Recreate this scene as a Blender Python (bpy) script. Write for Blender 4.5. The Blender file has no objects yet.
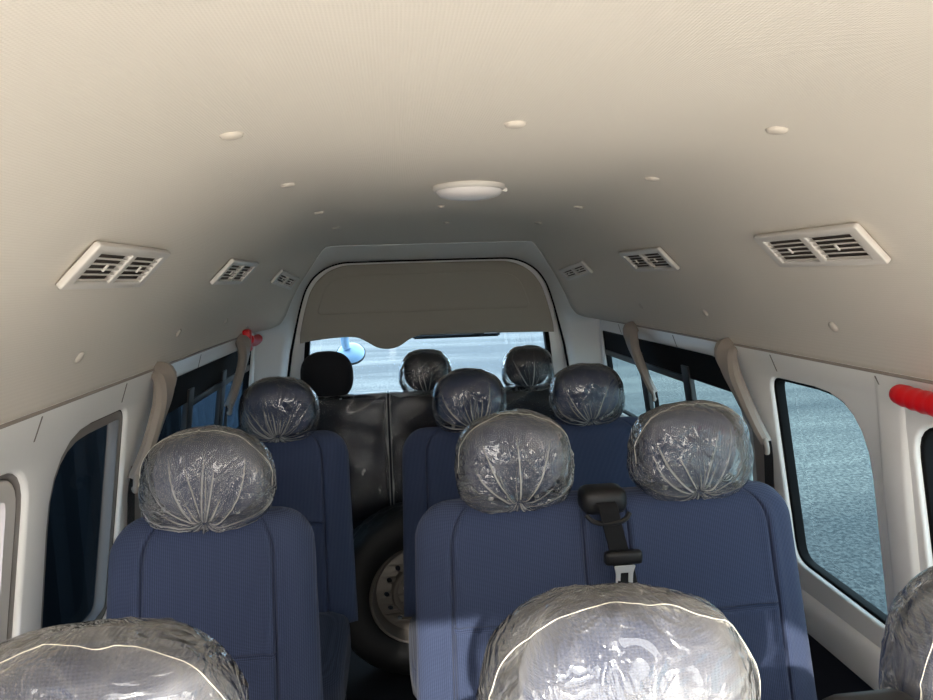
import bpy, bmesh, math, random
import numpy as np
from mathutils import Vector, Matrix, noise

D = bpy.data
C = bpy.context.scene.collection
SC = bpy.context.scene
PI = math.pi

# ------------------------------------------------------------------ camera
cam_data = D.cameras.new('camera')
cam = D.objects.new('camera', cam_data)
C.objects.link(cam)
cam_data.sensor_width = 36.0
cam_data.lens = 36.0 * 683.3 / 933.0
cam_data.clip_start = 0.02
def cam_basis(yaw, pitch, roll):
    f = Vector((math.sin(yaw), math.cos(yaw), 0)); r = Vector((math.cos(yaw), -math.sin(yaw), 0)); u = Vector((0, 0, 1))
    f, u = f * math.cos(pitch) - u * math.sin(pitch), u * math.cos(pitch) + f * math.sin(pitch)
    r, u = r * math.cos(roll) - u * math.sin(roll), u * math.cos(roll) + r * math.sin(roll)
    return r, u, f
_r, _u, _f = cam_basis(0.1017, 0.10663, 0.03106)
cam.matrix_world = Matrix(((_r.x, _u.x, -_f.x, -0.18), (_r.y, _u.y, -_f.y, 0.0), (_r.z, _u.z, -_f.z, 1.55), (0, 0, 0, 1)))
SC.camera = cam

# ------------------------------------------------------------------ world, sun, exposure
world = D.worlds.new('world'); SC.world = world
world.use_nodes = True
wn = world.node_tree
bg = wn.nodes['Background']
bg.inputs['Color'].default_value = (1.0, 0.985, 0.96, 1)
bg.inputs['Strength'].default_value = 5.0

sun_data = D.lights.new('sun', 'SUN')
sun_data.energy = 5.0
sun_data.angle = math.radians(0.8)
sun_data.color = (1.0, 0.95, 0.86)
sun = D.objects.new('sun', sun_data); C.objects.link(sun)
SUN_FROM = Vector((-0.07, -0.90, 0.47)).normalized()
sun.rotation_euler = SUN_FROM.to_track_quat('Z', 'Y').to_euler()
sun.location = (-4, -8, 6)

SC.view_settings.view_transform = 'Standard'
SC.view_settings.look = 'None'
SC.view_settings.exposure = 0.15
SC.view_settings.gamma = 1.0
SC.view_settings.use_curve_mapping = False
SC.cycles.transparent_max_bounces = 24
SC.cycles.max_bounces = 16
SC.cycles.diffuse_bounces = 12

# ------------------------------------------------------------------ materials
def srgb(r, g, b):
    def c(v):
        v /= 255.0
        return v / 12.92 if v <= 0.04045 else ((v + 0.055) / 1.055) ** 2.4
    return (c(r), c(g), c(b), 1)

def new_mat(name):
    m = D.materials.new(name); m.use_nodes = True
    nt = m.node_tree
    for n in list(nt.nodes): nt.nodes.remove(n)
    out = nt.nodes.new('ShaderNodeOutputMaterial')
    return m, nt, out

def N(nt, kind, **kw):
    n = nt.nodes.new(kind)
    for k, v in kw.items():
        if k in n.inputs: n.inputs[k].default_value = v
        else: setattr(n, k, v)
    return n

def plain(name, col, rough=0.5, metal=0.0, spec=0.5, bump=0.0, bscale=200.0, vary=0.0, vscale=8.0, coat=0.0):
    m, nt, out = new_mat(name)
    b = N(nt, 'ShaderNodeBsdfPrincipled', Roughness=rough, Metallic=metal)
    b.inputs['Base Color'].default_value = col
    b.inputs['Specular IOR Level'].default_value = spec
    b.inputs['Coat Weight'].default_value = coat
    tc = N(nt, 'ShaderNodeTexCoord')
    if vary > 0:
        nz = N(nt, 'ShaderNodeTexNoise', Scale=vscale, Detail=5.0)
        nt.links.new(tc.outputs['Object'], nz.inputs['Vector'])
        mx = N(nt, 'ShaderNodeMix', data_type='RGBA')
        mx.inputs[6].default_value = tuple(min(1, c * (1 - vary)) for c in col[:3]) + (1,)
        mx.inputs[7].default_value = tuple(min(1, c * (1 + vary)) for c in col[:3]) + (1,)
        nt.links.new(nz.outputs['Fac'], mx.inputs[0])
        nt.links.new(mx.outputs[2], b.inputs['Base Color'])
    if bump > 0:
        nz = N(nt, 'ShaderNodeTexNoise', Scale=bscale, Detail=3.0)
        nt.links.new(tc.outputs['Object'], nz.inputs['Vector'])
        bp = N(nt, 'ShaderNodeBump', Strength=bump, Distance=0.002)
        nt.links.new(nz.outputs['Fac'], bp.inputs['Height'])
        nt.links.new(bp.outputs[0], b.inputs['Normal'])
    nt.links.new(b.outputs[0], out.inputs[0])
    return m

def weave(name, base, dark, period=0.0085, bump=0.5, rough=0.85, axes=('X', 'Z'), squash=0.6, sheen=0.1):
    """woven cloth: small staggered cells"""
    m, nt, out = new_mat(name)
    b = N(nt, 'ShaderNodeBsdfPrincipled', Roughness=rough)
    b.inputs['Specular IOR Level'].default_value = 0.15
    b.inputs['Sheen Weight'].default_value = sheen
    tc = N(nt, 'ShaderNodeTexCoord')
    sp = N(nt, 'ShaderNodeSeparateXYZ'); nt.links.new(tc.outputs['Object'], sp.inputs[0])
    def wave(sock, mult):
        k = N(nt, 'ShaderNodeMath', operation='MULTIPLY'); k.inputs[1].default_value = mult
        nt.links.new(sock, k.inputs[0])
        s = N(nt, 'ShaderNodeMath', operation='SINE'); nt.links.new(k.outputs[0], s.inputs[0])
        return s
    add = N(nt, 'ShaderNodeMath', operation='ADD'); nt.links.new(sp.outputs[axes[0]], add.inputs[0])
    zs = N(nt, 'ShaderNodeMath', operation='MULTIPLY'); zs.inputs[1].default_value = 1 / squash
    nt.links.new(sp.outputs[axes[1]], zs.inputs[0]); nt.links.new(zs.outputs[0], add.inputs[1])
    sub = N(nt, 'ShaderNodeMath', operation='SUBTRACT'); nt.links.new(sp.outputs[axes[0]], sub.inputs[0]); nt.links.new(zs.outputs[0], sub.inputs[1])
    w1 = wave(add.outputs[0], 2 * PI / period); w2 = wave(sub.outputs[0], 2 * PI / period)
    mu = N(nt, 'ShaderNodeMath', operation='MULTIPLY'); nt.links.new(w1.outputs[0], mu.inputs[0]); nt.links.new(w2.outputs[0], mu.inputs[1])
    mr = N(nt, 'ShaderNodeMapRange'); mr.inputs[1].default_value = -1; mr.inputs[2].default_value = 1
    nt.links.new(mu.outputs[0], mr.inputs[0])
    mx = N(nt, 'ShaderNodeMix', data_type='RGBA')
    mx.inputs[6].default_value = dark; mx.inputs[7].default_value = base
    nt.links.new(mr.outputs[0], mx.inputs[0])
    nt.links.new(mx.outputs[2], b.inputs['Base Color'])
    bp = N(nt, 'ShaderNodeBump', Strength=bump, Distance=0.0015)
    nt.links.new(mr.outputs[0], bp.inputs['Height'])
    nt.links.new(bp.outputs[0], b.inputs['Normal'])
    nt.links.new(b.outputs[0], out.inputs[0])
    return m

def film(name, haze=0.12, rough=0.15, crinkle=0.5, scale=13.0, gloss=2.2, edge=0.3, foldw=0.75):
    """thin clear plastic film; folded lines are milkier: several layers thick, with missing glints painted in"""
    m, nt, out = new_mat(name)
    tc = N(nt, 'ShaderNodeTexCoord')
    nz = N(nt, 'ShaderNodeTexNoise', Scale=scale, Detail=2.5, Distortion=1.8)
    nt.links.new(tc.outputs['Object'], nz.inputs['Vector'])
    ab = N(nt, 'ShaderNodeMath', operation='PINGPONG'); ab.inputs[1].default_value = 0.13
    nt.links.new(nz.outputs['Fac'], ab.inputs[0])
    bp = N(nt, 'ShaderNodeBump', Strength=crinkle, Distance=0.045)
    nt.links.new(ab.outputs[0], bp.inputs['Height'])
    at_ = N(nt, 'ShaderNodeAttribute', attribute_name='fold')
    tr = N(nt, 'ShaderNodeBsdfTransparent'); tr.inputs[0].default_value = (0.96, 0.96, 0.96, 1)
    df = N(nt, 'ShaderNodeBsdfDiffuse'); df.inputs[0].default_value = (0.86, 0.85, 0.83, 1)
    tl = N(nt, 'ShaderNodeBsdfTranslucent'); tl.inputs[0].default_value = (0.86, 0.85, 0.83, 1)
    m0 = N(nt, 'ShaderNodeMixShader'); m0.inputs[0].default_value = 0.35
    nt.links.new(df.outputs[0], m0.inputs[1]); nt.links.new(tl.outputs[0], m0.inputs[2])
    lw = N(nt, 'ShaderNodeLayerWeight', Blend=0.5)
    pw = N(nt, 'ShaderNodeMath', operation='POWER'); pw.inputs[1].default_value = 2.5
    nt.links.new(lw.outputs['Facing'], pw.inputs[0])
    big = N(nt, 'ShaderNodeTexNoise', Scale=9.0, Detail=1.0); nt.links.new(tc.outputs['Object'], big.inputs['Vector'])
    bm_ = N(nt, 'ShaderNodeMapRange'); bm_.inputs[1].default_value = 0.35; bm_.inputs[2].default_value = 0.65
    bm_.inputs[3].default_value = haze * 0.55; bm_.inputs[4].default_value = haze * 1.5
    nt.links.new(big.outputs['Fac'], bm_.inputs[0])
    hz = N(nt, 'ShaderNodeMath', operation='MULTIPLY_ADD', use_clamp=True); hz.inputs[1].default_value = edge
    nt.links.new(pw.outputs[0], hz.inputs[0]); nt.links.new(bm_.outputs[0], hz.inputs[2])
    fo = N(nt, 'ShaderNodeMath', operation='MULTIPLY_ADD', use_clamp=True); fo.inputs[1].default_value = foldw
    nt.links.new(at_.outputs['Fac'], fo.inputs[0]); nt.links.new(hz.outputs[0], fo.inputs[2])
    m1 = N(nt, 'ShaderNodeMixShader')
    nt.links.new(fo.outputs[0], m1.inputs[0]); nt.links.new(tr.outputs[0], m1.inputs[1]); nt.links.new(m0.outputs[0], m1.inputs[2])
    fr = N(nt, 'ShaderNodeFresnel', IOR=1.5); nt.links.new(bp.outputs[0], fr.inputs['Normal'])
    fm = N(nt, 'ShaderNodeMath', operation='MULTIPLY', use_clamp=True); fm.inputs[1].default_value = gloss
    nt.links.new(fr.outputs[0], fm.inputs[0])
    gl = N(nt, 'ShaderNodeBsdfGlossy', Roughness=rough); nt.links.new(bp.outputs[0], gl.inputs['Normal'])
    m2 = N(nt, 'ShaderNodeMixShader')
    nt.links.new(fm.outputs[0], m2.inputs[0]); nt.links.new(m1.outputs[0], m2.inputs[1]); nt.links.new(gl.outputs[0], m2.inputs[2])
    nt.links.new(m2.outputs[0], out.inputs[0])
    return m

def tinted_glass(name, tint, refl=0.06):
    m, nt, out = new_mat(name)
    tr = N(nt, 'ShaderNodeBsdfTransparent'); tr.inputs[0].default_value = tint
    gl = N(nt, 'ShaderNodeBsdfGlossy', Roughness=0.02)
    mx = N(nt, 'ShaderNodeMixShader'); mx.inputs[0].default_value = refl
    nt.links.new(tr.outputs[0], mx.inputs[1]); nt.links.new(gl.outputs[0], mx.inputs[2])
    nt.links.new(mx.outputs[0], out.inputs[0])
    return m

M = {}
M['headliner'] = weave('headliner cloth', srgb(223, 215, 204), srgb(217, 209, 198), period=0.007, bump=0.3, rough=0.95, axes=('Y', 'X'), squash=1.0, sheen=0.0)
M['white_paint'] = plain('white body paint', srgb(244, 243, 240), 0.32, coat=0.3)
M['white_plastic'] = plain('white plastic', srgb(214, 208, 201), 0.45)
M['taupe_plastic'] = plain('taupe plastic', srgb(158, 148, 139), 0.5, bump=0.15, bscale=600)
M['gate_trim'] = plain('grey beige gate trim', srgb(164, 156, 143), 0.8, bump=0.1, bscale=500)
M['seal'] = plain('black rubber', srgb(14, 14, 15), 0.7, spec=0.12)
M['joint'] = plain('panel joint', srgb(128, 122, 116), 0.7)
M['lit_grey_seal'] = plain('lit grey rubber', srgb(128, 122, 118), 0.5)
M['black_plastic'] = plain('black plastic', srgb(26, 25, 26), 0.45)
M['black_cavity'] = plain('dark duct', srgb(84, 76, 70), 0.9)
M['webbing'] = weave('belt webbing', srgb(34, 32, 33), srgb(20, 19, 20), period=0.003, bump=0.3, rough=0.6)
M['seat_blue'] = weave('blue seat cloth', srgb(82, 94, 125), srgb(48, 56, 80), period=0.009, bump=0.7)
M['seat_side'] = weave('blue side cloth', srgb(70, 77, 98), srgb(46, 51, 68), period=0.0115, bump=0.7)
M['seat_back'] = plain('dark seat backing', srgb(30, 32, 42), 0.8)
M['black_cloth'] = plain('black cloth', srgb(24, 24, 28), 0.9, bump=0.2, bscale=500)
M['film'] = film('clear film', haze=0.14, rough=0.14, crinkle=0.5)
M['film_tight'] = film('clear film stretched', haze=0.02, rough=0.13, crinkle=0.3, edge=0.15, foldw=0.85)
M['film_sheet'] = film('clear film sheet', haze=0.02, rough=0.28, crinkle=0.1, scale=6, gloss=0.9, edge=0.2)
M['film_seam'] = plain('film weld seam', srgb(235, 230, 215), 0.35)
M['steel'] = plain('bright steel', srgb(205, 205, 208), 0.3, metal=1.0)
M['latch'] = plain('pale zinc', srgb(214, 214, 214), 0.35, metal=0.3)
M['wheel_steel'] = plain('silver wheel paint', srgb(116, 110, 104), 0.4, metal=0.4)
M['tyre'] = plain('tyre rubber', srgb(24, 24, 25), 0.55, bump=0.15, bscale=120)
M['red_plastic'] = plain('red plastic', srgb(222, 14, 26), 0.35)
M['floor_mat'] = plain('dark floor mat', srgb(34, 35, 40), 0.8, bump=0.3, bscale=250)
M['lower_trim'] = plain('dark lower trim', srgb(30, 33, 46), 0.75)
M['glass_right'] = tinted_glass('blue tinted side glass', (0.52, 0.65, 0.72, 1), 0.02)
M['glass_rear'] = tinted_glass('blue tinted rear glass', (0.74, 0.88, 1.0, 1), 0.03)
M['glass_left'] = tinted_glass('dark tinted glass', (0.19, 0.26, 0.33, 1), 0.03)
M['glass_clear'] = tinted_glass('clear door glass', (0.50, 0.51, 0.58, 1), 0.04)
M['lens'] = plain('frosted lamp lens', srgb(232, 226, 224), 0.25, bump=0.25, bscale=160)
M['mirror_back'] = plain('pale blue mirror shell', srgb(150, 185, 215), 0.3)
M['shade_black'] = plain('outside shade black', srgb(6, 7, 11), 0.6)
M['fence_blue'] = plain('blue sheet metal', srgb(118, 132, 146), 0.5, vary=0.15, vscale=2)

def ground_material():
    m, nt, out = new_mat('gravelly concrete')
    b = N(nt, 'ShaderNodeBsdfPrincipled', Roughness=0.9)
    tc = N(nt, 'ShaderNodeTexCoord')
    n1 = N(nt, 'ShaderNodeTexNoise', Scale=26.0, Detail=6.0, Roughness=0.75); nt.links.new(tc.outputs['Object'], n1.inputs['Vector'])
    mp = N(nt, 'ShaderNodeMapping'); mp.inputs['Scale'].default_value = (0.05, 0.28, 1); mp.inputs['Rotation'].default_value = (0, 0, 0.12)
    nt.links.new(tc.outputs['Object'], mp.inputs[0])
    n2 = N(nt, 'ShaderNodeTexNoise', Scale=1.0, Detail=5.0, Roughness=0.7); nt.links.new(mp.outputs[0], n2.inputs['Vector'])  # stretched bands put sun and shade streaks into the ground colour
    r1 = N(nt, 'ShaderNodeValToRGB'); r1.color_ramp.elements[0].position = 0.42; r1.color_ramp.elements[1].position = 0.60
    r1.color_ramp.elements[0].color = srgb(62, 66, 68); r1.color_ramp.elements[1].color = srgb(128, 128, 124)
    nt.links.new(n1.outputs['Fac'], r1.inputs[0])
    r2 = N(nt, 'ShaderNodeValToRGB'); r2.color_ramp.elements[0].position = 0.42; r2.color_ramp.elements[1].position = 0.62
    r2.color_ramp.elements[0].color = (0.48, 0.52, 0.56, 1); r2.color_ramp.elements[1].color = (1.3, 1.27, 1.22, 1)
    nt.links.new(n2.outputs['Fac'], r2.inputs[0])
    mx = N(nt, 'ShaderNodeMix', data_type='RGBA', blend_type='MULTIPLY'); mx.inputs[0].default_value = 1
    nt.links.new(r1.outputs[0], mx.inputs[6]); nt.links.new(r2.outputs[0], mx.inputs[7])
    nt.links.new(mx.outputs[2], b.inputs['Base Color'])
    bp = N(nt, 'ShaderNodeBump', Strength=0.6, Distance=0.02); nt.links.new(n1.outputs['Fac'], bp.inputs['Height'])
    nt.links.new(bp.outputs[0], b.inputs['Normal'])
    nt.links.new(b.outputs[0], out.inputs[0])
    return m
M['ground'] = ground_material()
M['bounce_apron'] = plain('pale concrete apron', srgb(232, 226, 214), 0.9, vary=0.06, vscale=3)

# ------------------------------------------------------------------ mesh helpers
def link(name, me, mat, parent=None, loc=None):
    o = D.objects.new(name, me); C.objects.link(o)
    if mat is not None: me.materials.append(M[mat])
    if parent is not None: o.parent = parent
    if loc is not None: o.location = loc
    return o

def mesh(name, verts, faces, mat, parent=None, smooth=True, loc=None, weld=False, auto=None):
    bm = bmesh.new()
    vs = [bm.verts.new(v) for v in verts]
    for f in faces:
        try: bm.faces.new([vs[i] for i in f])
        except ValueError: pass
    if weld: bmesh.ops.remove_doubles(bm, verts=bm.verts, dist=1e-5)
    bmesh.ops.recalc_face_normals(bm, faces=bm.faces)
    return from_bm(name, bm, mat, parent, smooth, loc, auto)

def from_bm(name, bm, mat, parent=None, smooth=False, loc=None, auto=None):
    me = D.meshes.new(name)
    if auto is not None:
        for e in bm.edges:
            if len(e.link_faces) == 2 and e.calc_face_angle(0) > auto: e.smooth = False
        smooth = True
    for f in bm.faces: f.smooth = smooth
    bm.to_mesh(me); bm.free()
    return link(name, me, mat, parent, loc)

def add_box(bm, c, s, bev=0.0, seg=2, rot=None):
    r = bmesh.ops.create_cube(bm, size=1.0)
    vs = r['verts']
    for v in vs: v.co = Vector((v.co.x * s[0], v.co.y * s[1], v.co.z * s[2]))
    if bev > 0:
        es = list({e for v in vs for e in v.link_edges})
        rb = bmesh.ops.bevel(bm, geom=es, offset=bev, segments=seg, affect='EDGES', profile=0.5)
        vs = list({v for f in rb['faces'] for v in f.verts} | {v for v in vs if v.is_valid})
        # whole island
        todo = list(vs); seen = set(vs)
        while todo:
            v = todo.pop()
            for e in v.link_edges:
                w = e.other_vert(v)
                if w not in seen: seen.add(w); todo.append(w)
        vs = list(seen)
    for v in vs:
        p = v.co.copy()
        if rot is not None: p = rot @ p
        v.co = p + Vector(c)
    return vs

def box(name, c, s, mat, parent=None, bev=0.0, rot=None, loc=None, seg=2):
    bm = bmesh.new(); add_box(bm, c, s, bev, seg, rot)
    return from_bm(name, bm, mat, parent, loc=loc, auto=0.6)

def tube_data(path, radii, n=12, cap=True, flat=None):
    """sweep a round (or flat=(a,b) rounded-rectangular) section along a path"""
    P = [Vector(p) for p in path]; V = []; F = []
    up = None
    for i, p in enumerate(P):
        t = (P[min(i + 1, len(P) - 1)] - P[max(i - 1, 0)]).normalized()
        if up is None:
            up = Vector((0, 0, 1)) if abs(t.z) < 0.9 else Vector((1, 0, 0))
        s = t.cross(up).normalized(); up2 = s.cross(t).normalized(); up = up2
        r = radii[i] if isinstance(radii, (list, tuple)) else radii
        for k in range(n):
            a = 2 * PI * k / n
            V.append(p + s * (math.cos(a) * r) + up2 * (math.sin(a) * r))
    m = len(P)
    for i in range(m - 1):
        for k in range(n):
            F.append((i * n + k, i * n + (k + 1) % n, (i + 1) * n + (k + 1) % n, (i + 1) * n + k))
    if cap:
        F.append(tuple(range(n))[::-1]); F.append(tuple((m - 1) * n + k for k in range(n)))
    return V, F

def tube(name, path, r, mat, parent=None, n=12, loc=None):
    V, F = tube_data(path, r, n)
    return mesh(name, V, F, mat, parent, True, loc, auto=0.9)

def ribbon(name, path, side, width, thick, mat, parent=None, loc=None, bev=0.0):
    """flat strap: path points, side = width direction"""
    P = [Vector(p) for p in path]; V = []; F = []
    for i, p in enumerate(P):
        t = (P[min(i + 1, len(P) - 1)] - P[max(i - 1, 0)]).normalized()
        sd = Vector(side[i]) if isinstance(side, list) else Vector(side)
        nrm = t.cross(sd).normalized(); sd = nrm.cross(t).normalized()
        w = width[i] if isinstance(width, list) else width
        h = thick[i] if isinstance(thick, list) else thick
        b = min(w, h) * 0.5 * 0.6
        for a, c in ((-w/2 + b, -h/2), (w/2 - b, -h/2), (w/2, -h/2 + b), (w/2, h/2 - b), (w/2 - b, h/2), (-w/2 + b, h/2), (-w/2, h/2 - b), (-w/2, -h/2 + b)):
            V.append(p + sd * a + nrm * c)
    n = 8; m = len(P)
    for i in range(m - 1):
        for k in range(n): F.append((i*n+k, i*n+(k+1) % n, (i+1)*n+(k+1) % n, (i+1)*n+k))
    F.append(tuple(range(n))[::-1]); F.append(tuple((m-1)*n+k for k in range(n)))
    return mesh(name, V, F, mat, parent, True, loc, auto=0.7)

def lathe_data(prof, n=48, axis='Y', closed=False):
    """prof: (radius, height) pairs round an axis"""
    V = []; F = []; m = len(prof)
    for i, (r, h) in enumerate(prof):
        for k in range(n):
            a = 2 * PI * k / n
            if axis == 'Y': V.append((r * math.cos(a), h, r * math.sin(a)))
            else: V.append((r * math.cos(a), r * math.sin(a), h))
    for i in range(m if closed else m - 1):
        j = (i + 1) % m
        for k in range(n): F.append((i*n+k, i*n+(k+1) % n, j*n+(k+1) % n, j*n+k))
    return V, F

def smooth_path(pts, k=6):
    P = [Vector(p) for p in pts]; out = []
    for i in range(len(P) - 1):
        p0 = P[max(i-1, 0)]; p1 = P[i]; p2 = P[i+1]; p3 = P[min(i+2, len(P)-1)]
        for j in range(k):
            t = j / k
            out.append(0.5 * ((2*p1) + (p2-p0)*t + (2*p0-5*p1+4*p2-p3)*t*t + (3*p1-p0-3*p2+p3)*t**3))
    out.append(P[-1]); return out

def rounded(pts, r, seg=6):
    """round the corners of a closed polygon; r a number or list"""
    n = len(pts); out = []
    for i in range(n):
        p = Vector(pts[i]); a = Vector(pts[i-1]); b = Vector(pts[(i+1) % n])
        rr = r[i] if isinstance(r, (list, tuple)) else r
        da = (a - p); db = (b - p)
        k = min(rr, da.length * 0.49, db.length * 0.49)
        p0 = p + da.normalized() * k; p1 = p + db.normalized() * k
        for j in range(seg + 1):
            t = j / seg
            out.append((1-t)**2 * p0 + 2*t*(1-t) * p + t*t * p1)
    return out

def inset(loop, d):
    """shrink a closed loop of 2D points by d"""
    n = len(loop); out = []
    area = sum(loop[i].x * loop[(i+1) % n].y - loop[(i+1) % n].x * loop[i].y for i in range(n))
    s = 1 if area > 0 else -1
    for i in range(n):
        e = (loop[(i+1) % n] - loop[i-1])
        if e.length < 1e-9: out.append(loop[i].copy()); continue
        e.normalize(); out.append(loop[i] + Vector((-e.y, e.x)) * d * s)
    return out

def plate(name, loops, mat, fn, depth=0.01, bevel=0.0, parent=None, auto=0.6):
    """flat plate with holes: 2D loops -> filled, thick plate; fn maps (u, v, w) to the place"""
    cu = D.curves.new(name, 'CURVE'); cu.dimensions = '2D'; cu.fill_mode = 'BOTH'
    cu.extrude = max(depth / 2 - bevel, 0.0001); cu.bevel_depth = bevel; cu.bevel_resolution = 2
    for lp in loops:
        s = cu.splines.new('POLY'); s.points.add(len(lp) - 1); s.use_cyclic_u = True
        for i, p in enumerate(lp): s.points[i].co = (p[0], p[1], 0, 1)
    t = D.objects.new(name, cu); C.objects.link(t)
    dg = bpy.context.evaluated_depsgraph_get(); dg.update()
    me = D.meshes.new_from_object(t.evaluated_get(dg))
    D.objects.remove(t); D.curves.remove(cu)
    me.materials.clear()
    bm = bmesh.new(); bm.from_mesh(me); D.meshes.remove(me)
    bmesh.ops.remove_doubles(bm, verts=bm.verts, dist=1e-5)
    for v in bm.verts: v.co = Vector(fn(v.co.x, v.co.y, v.co.z))
    bmesh.ops.recalc_face_normals(bm, faces=bm.faces)
    return from_bm(name, bm, mat, parent, auto=auto)

def ring_loft(name, rings, mat, parent=None, closed=True, auto=None, cap=False):
    n = len(rings[0]); V = [p for r in rings for p in r]; F = []
    for i in range(len(rings) - 1):
        for k in range(n if closed else n - 1):
            F.append((i*n+k, i*n+(k+1) % n, (i+1)*n+(k+1) % n, (i+1)*n+k))
    if cap: F.append(tuple((len(rings)-1)*n + k for k in range(n)))
    return mesh(name, V, F, mat, parent, True, auto=auto)

def struct(o):
    o['kind'] = 'structure'; return o
def tag(o, label, cat, group=None):
    o['label'] = label; o['category'] = cat
    if group: o['group'] = group
    return o
def thing(name, loc, label, cat, group=None, rz=0.0):
    o = D.objects.new(name, None); C.objects.link(o); o.empty_display_size = 0.05
    o.location = loc; o.rotation_euler = (0, 0, rz)
    return tag(o, label, cat, group)
def dup(root, loc, label, group=None):
    r = root.copy(); C.objects.link(r); r.location = loc; r['label'] = label
    if group: r['group'] = group
    for ch in list(root.children):
        c = ch.copy(); C.objects.link(c); c.parent = r
        for g in list(ch.children):
            d = g.copy(); C.objects.link(d); d.parent = c
    return r

# ------------------------------------------------------------------ the setting: van body
def wall_x(z): return 0.90 + (1.21 - z) * 0.14
Y0, Y1 = -0.42, 3.66

# headliner: one curved section swept along the van
PROF = [(0, 1.764), (0.2, 1.762), (0.391, 1.753), (0.53, 1.707), (0.655, 1.629), (0.72, 1.565), (0.79, 1.487), (0.851, 1.406), (0.882, 1.345), (0.893, 1.308)]
half = smooth_path([(x, 0, z) for x, z in PROF], 6)
sec = [Vector((-p.x, 0, p.z)) for p in reversed(half)][:-1] + half
def headliner_z(x):
    x = abs(x)
    for a, b in zip(half, half[1:]):
        if a.x <= x <= b.x: return a.z + (b.z - a.z) * (x - a.x) / max(b.x - a.x, 1e-6)
    return 1.31
A_TOP = [(0.0, 3.30, 1.714), (0.25, 3.30, 1.714), (0.45, 3.30, 1.714), (0.497, 3.30, 1.710), (0.53, 3.32, 1.672), (0.585, 3.38, 1.605), (0.642, 3.44, 1.535), (0.69, 3.47, 1.455), (0.722, 3.48, 1.385), (0.752, 3.485, 1.342), (0.80, 3.49, 1.322), (0.885, 3.50, 1.306)]
def resample(P, n):
    P = [Vector(p) for p in P]; L = [0]
    for a, b in zip(P, P[1:]): L.append(L[-1] + (b - a).length)
    out = []
    for i in range(n):
        t = L[-1] * i / (n - 1); k_ = 0
        while k_ < len(P) - 2 and L[k_ + 1] < t: k_ += 1
        out.append(P[k_].lerp(P[k_ + 1], (t - L[k_]) / max(L[k_ + 1] - L[k_], 1e-9)))
    return out
def fullring(h): return [Vector((-p[0], p[1], p[2])) for p in reversed(h)][:-1] + [Vector(p) for p in h]
NS = 61
sec = fullring(resample(half, NS)); a_end = fullring(resample(A_TOP, NS))
def lining(i, y, full=False):
    # point i of the section at distance y: the lining draws in towards the rear surround
    p, e = sec[i], a_end[i]
    t = max(0.0, (y - 2.7) / (e.y - 2.7)) ** 1.9
    return Vector((p.x + (e.x - p.x) * t, y, p.z + (e.z - p.z) * t))
rows = [[lining(i, y) for i in range(len(sec))] for y in [Y0 + i * (2.7 - Y0) / 14 for i in range(15)]]
rows += [[lining(i, 2.7 + (a_end[i].y - 2.7) * t) for i in range(len(sec))] for t in [q / 14 for q in range(1, 15)]]
hl = ring_loft('ceiling', rows, 'headliner', closed=False)
sm = hl.modifiers.new('thick', 'SOLIDIFY'); sm.thickness = 0.02; sm.offset = 1.0
struct(hl)
# edge bead under the headliner on both sides
for s, nm in ((-1, 'trim_1'), (1, 'trim_2')):
    struct(tube(nm, [(s * 0.889, y, 1.309) for y in (Y0, 1, 2, 3, 3.48)], 0.004, 'taupe_plastic', n=8))

# window outlines in the side wall plane (y, z)
WIN = {
    1: rounded([(1.456, 0.655), (1.862, 0.672), (1.884, 1.242), (1.46, 1.246)], [0.035, 0.06, 0.05, 0.20]),
    2: rounded([(2.035, 0.82), (3.54, 0.82), (3.53, 1.255), (2.085, 1.262)], [0.08, 0.06, 0.03, 0.16]),
    4: rounded([(-0.36, 0.80), (0.62, 0.80), (0.62, 1.225), (-0.36, 1.225)], 0.08),
    3: rounded([(0.72, 0.80), (1.315, 0.80), (1.33, 1.225), (0.72, 1.225)], [0.06, 0.06, 0.09, 0.06]),
}
WIN_RIGHT3 = WIN[3]
for s, side in ((-1, 'left'), (1, 'right')):
    WIN[3] = WIN_RIGHT3
    fn = lambda u, v, w, s=s: (s * (wall_x(v) + 0.02 + w), u, v)
    WIN[3] = rounded([(0.72, 0.80), (1.375, 0.80), (1.392, 1.225), (0.72, 1.225)], [0.06, 0.06, 0.10, 0.06]) if s < 0 else WIN[3]
    outer = [(Y0, 0.49), (3.60, 0.47), (3.60, 1.306), (Y0, 1.306)]
    w_ = plate('wall_' + side, [[Vector(p) for p in outer]] + list(WIN.values()), 'white_paint', fn, depth=0.04, bevel=0.008)
    struct(w_)
    # lower dark lining and a soft sill ledge
    struct(plate('baseboard_' + side, [[Vector(p) for p in [(Y0, -0.12), (3.75, -0.12), (3.75, 0.50), (Y0, 0.50)]]], 'lower_trim',
                 lambda u, v, w, s=s: (s * (wall_x(0.5) + 0.045 + w), u, v), depth=0.02))
    led = smooth_path([(wall_x(0.47) + 0.02, 0, 0.468), (wall_x(0.49) - 0.012, 0, 0.475), (wall_x(0.53) - 0.02, 0, 0.52), (wall_x(0.575) - 0.016, 0, 0.575), (wall_x(0.60) + 0.002, 0, 0.60), (wall_x(0.62) + 0.02, 0, 0.612)], 5)
    struct(ring_loft('trim_%d' % (3 if s < 0 else 4), [[Vector((s * p.x, y, p.z)) for p in led] for y in (1.36, 1.40, 1.9, 2.4, 3.7)], 'white_paint', closed=False))
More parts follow.
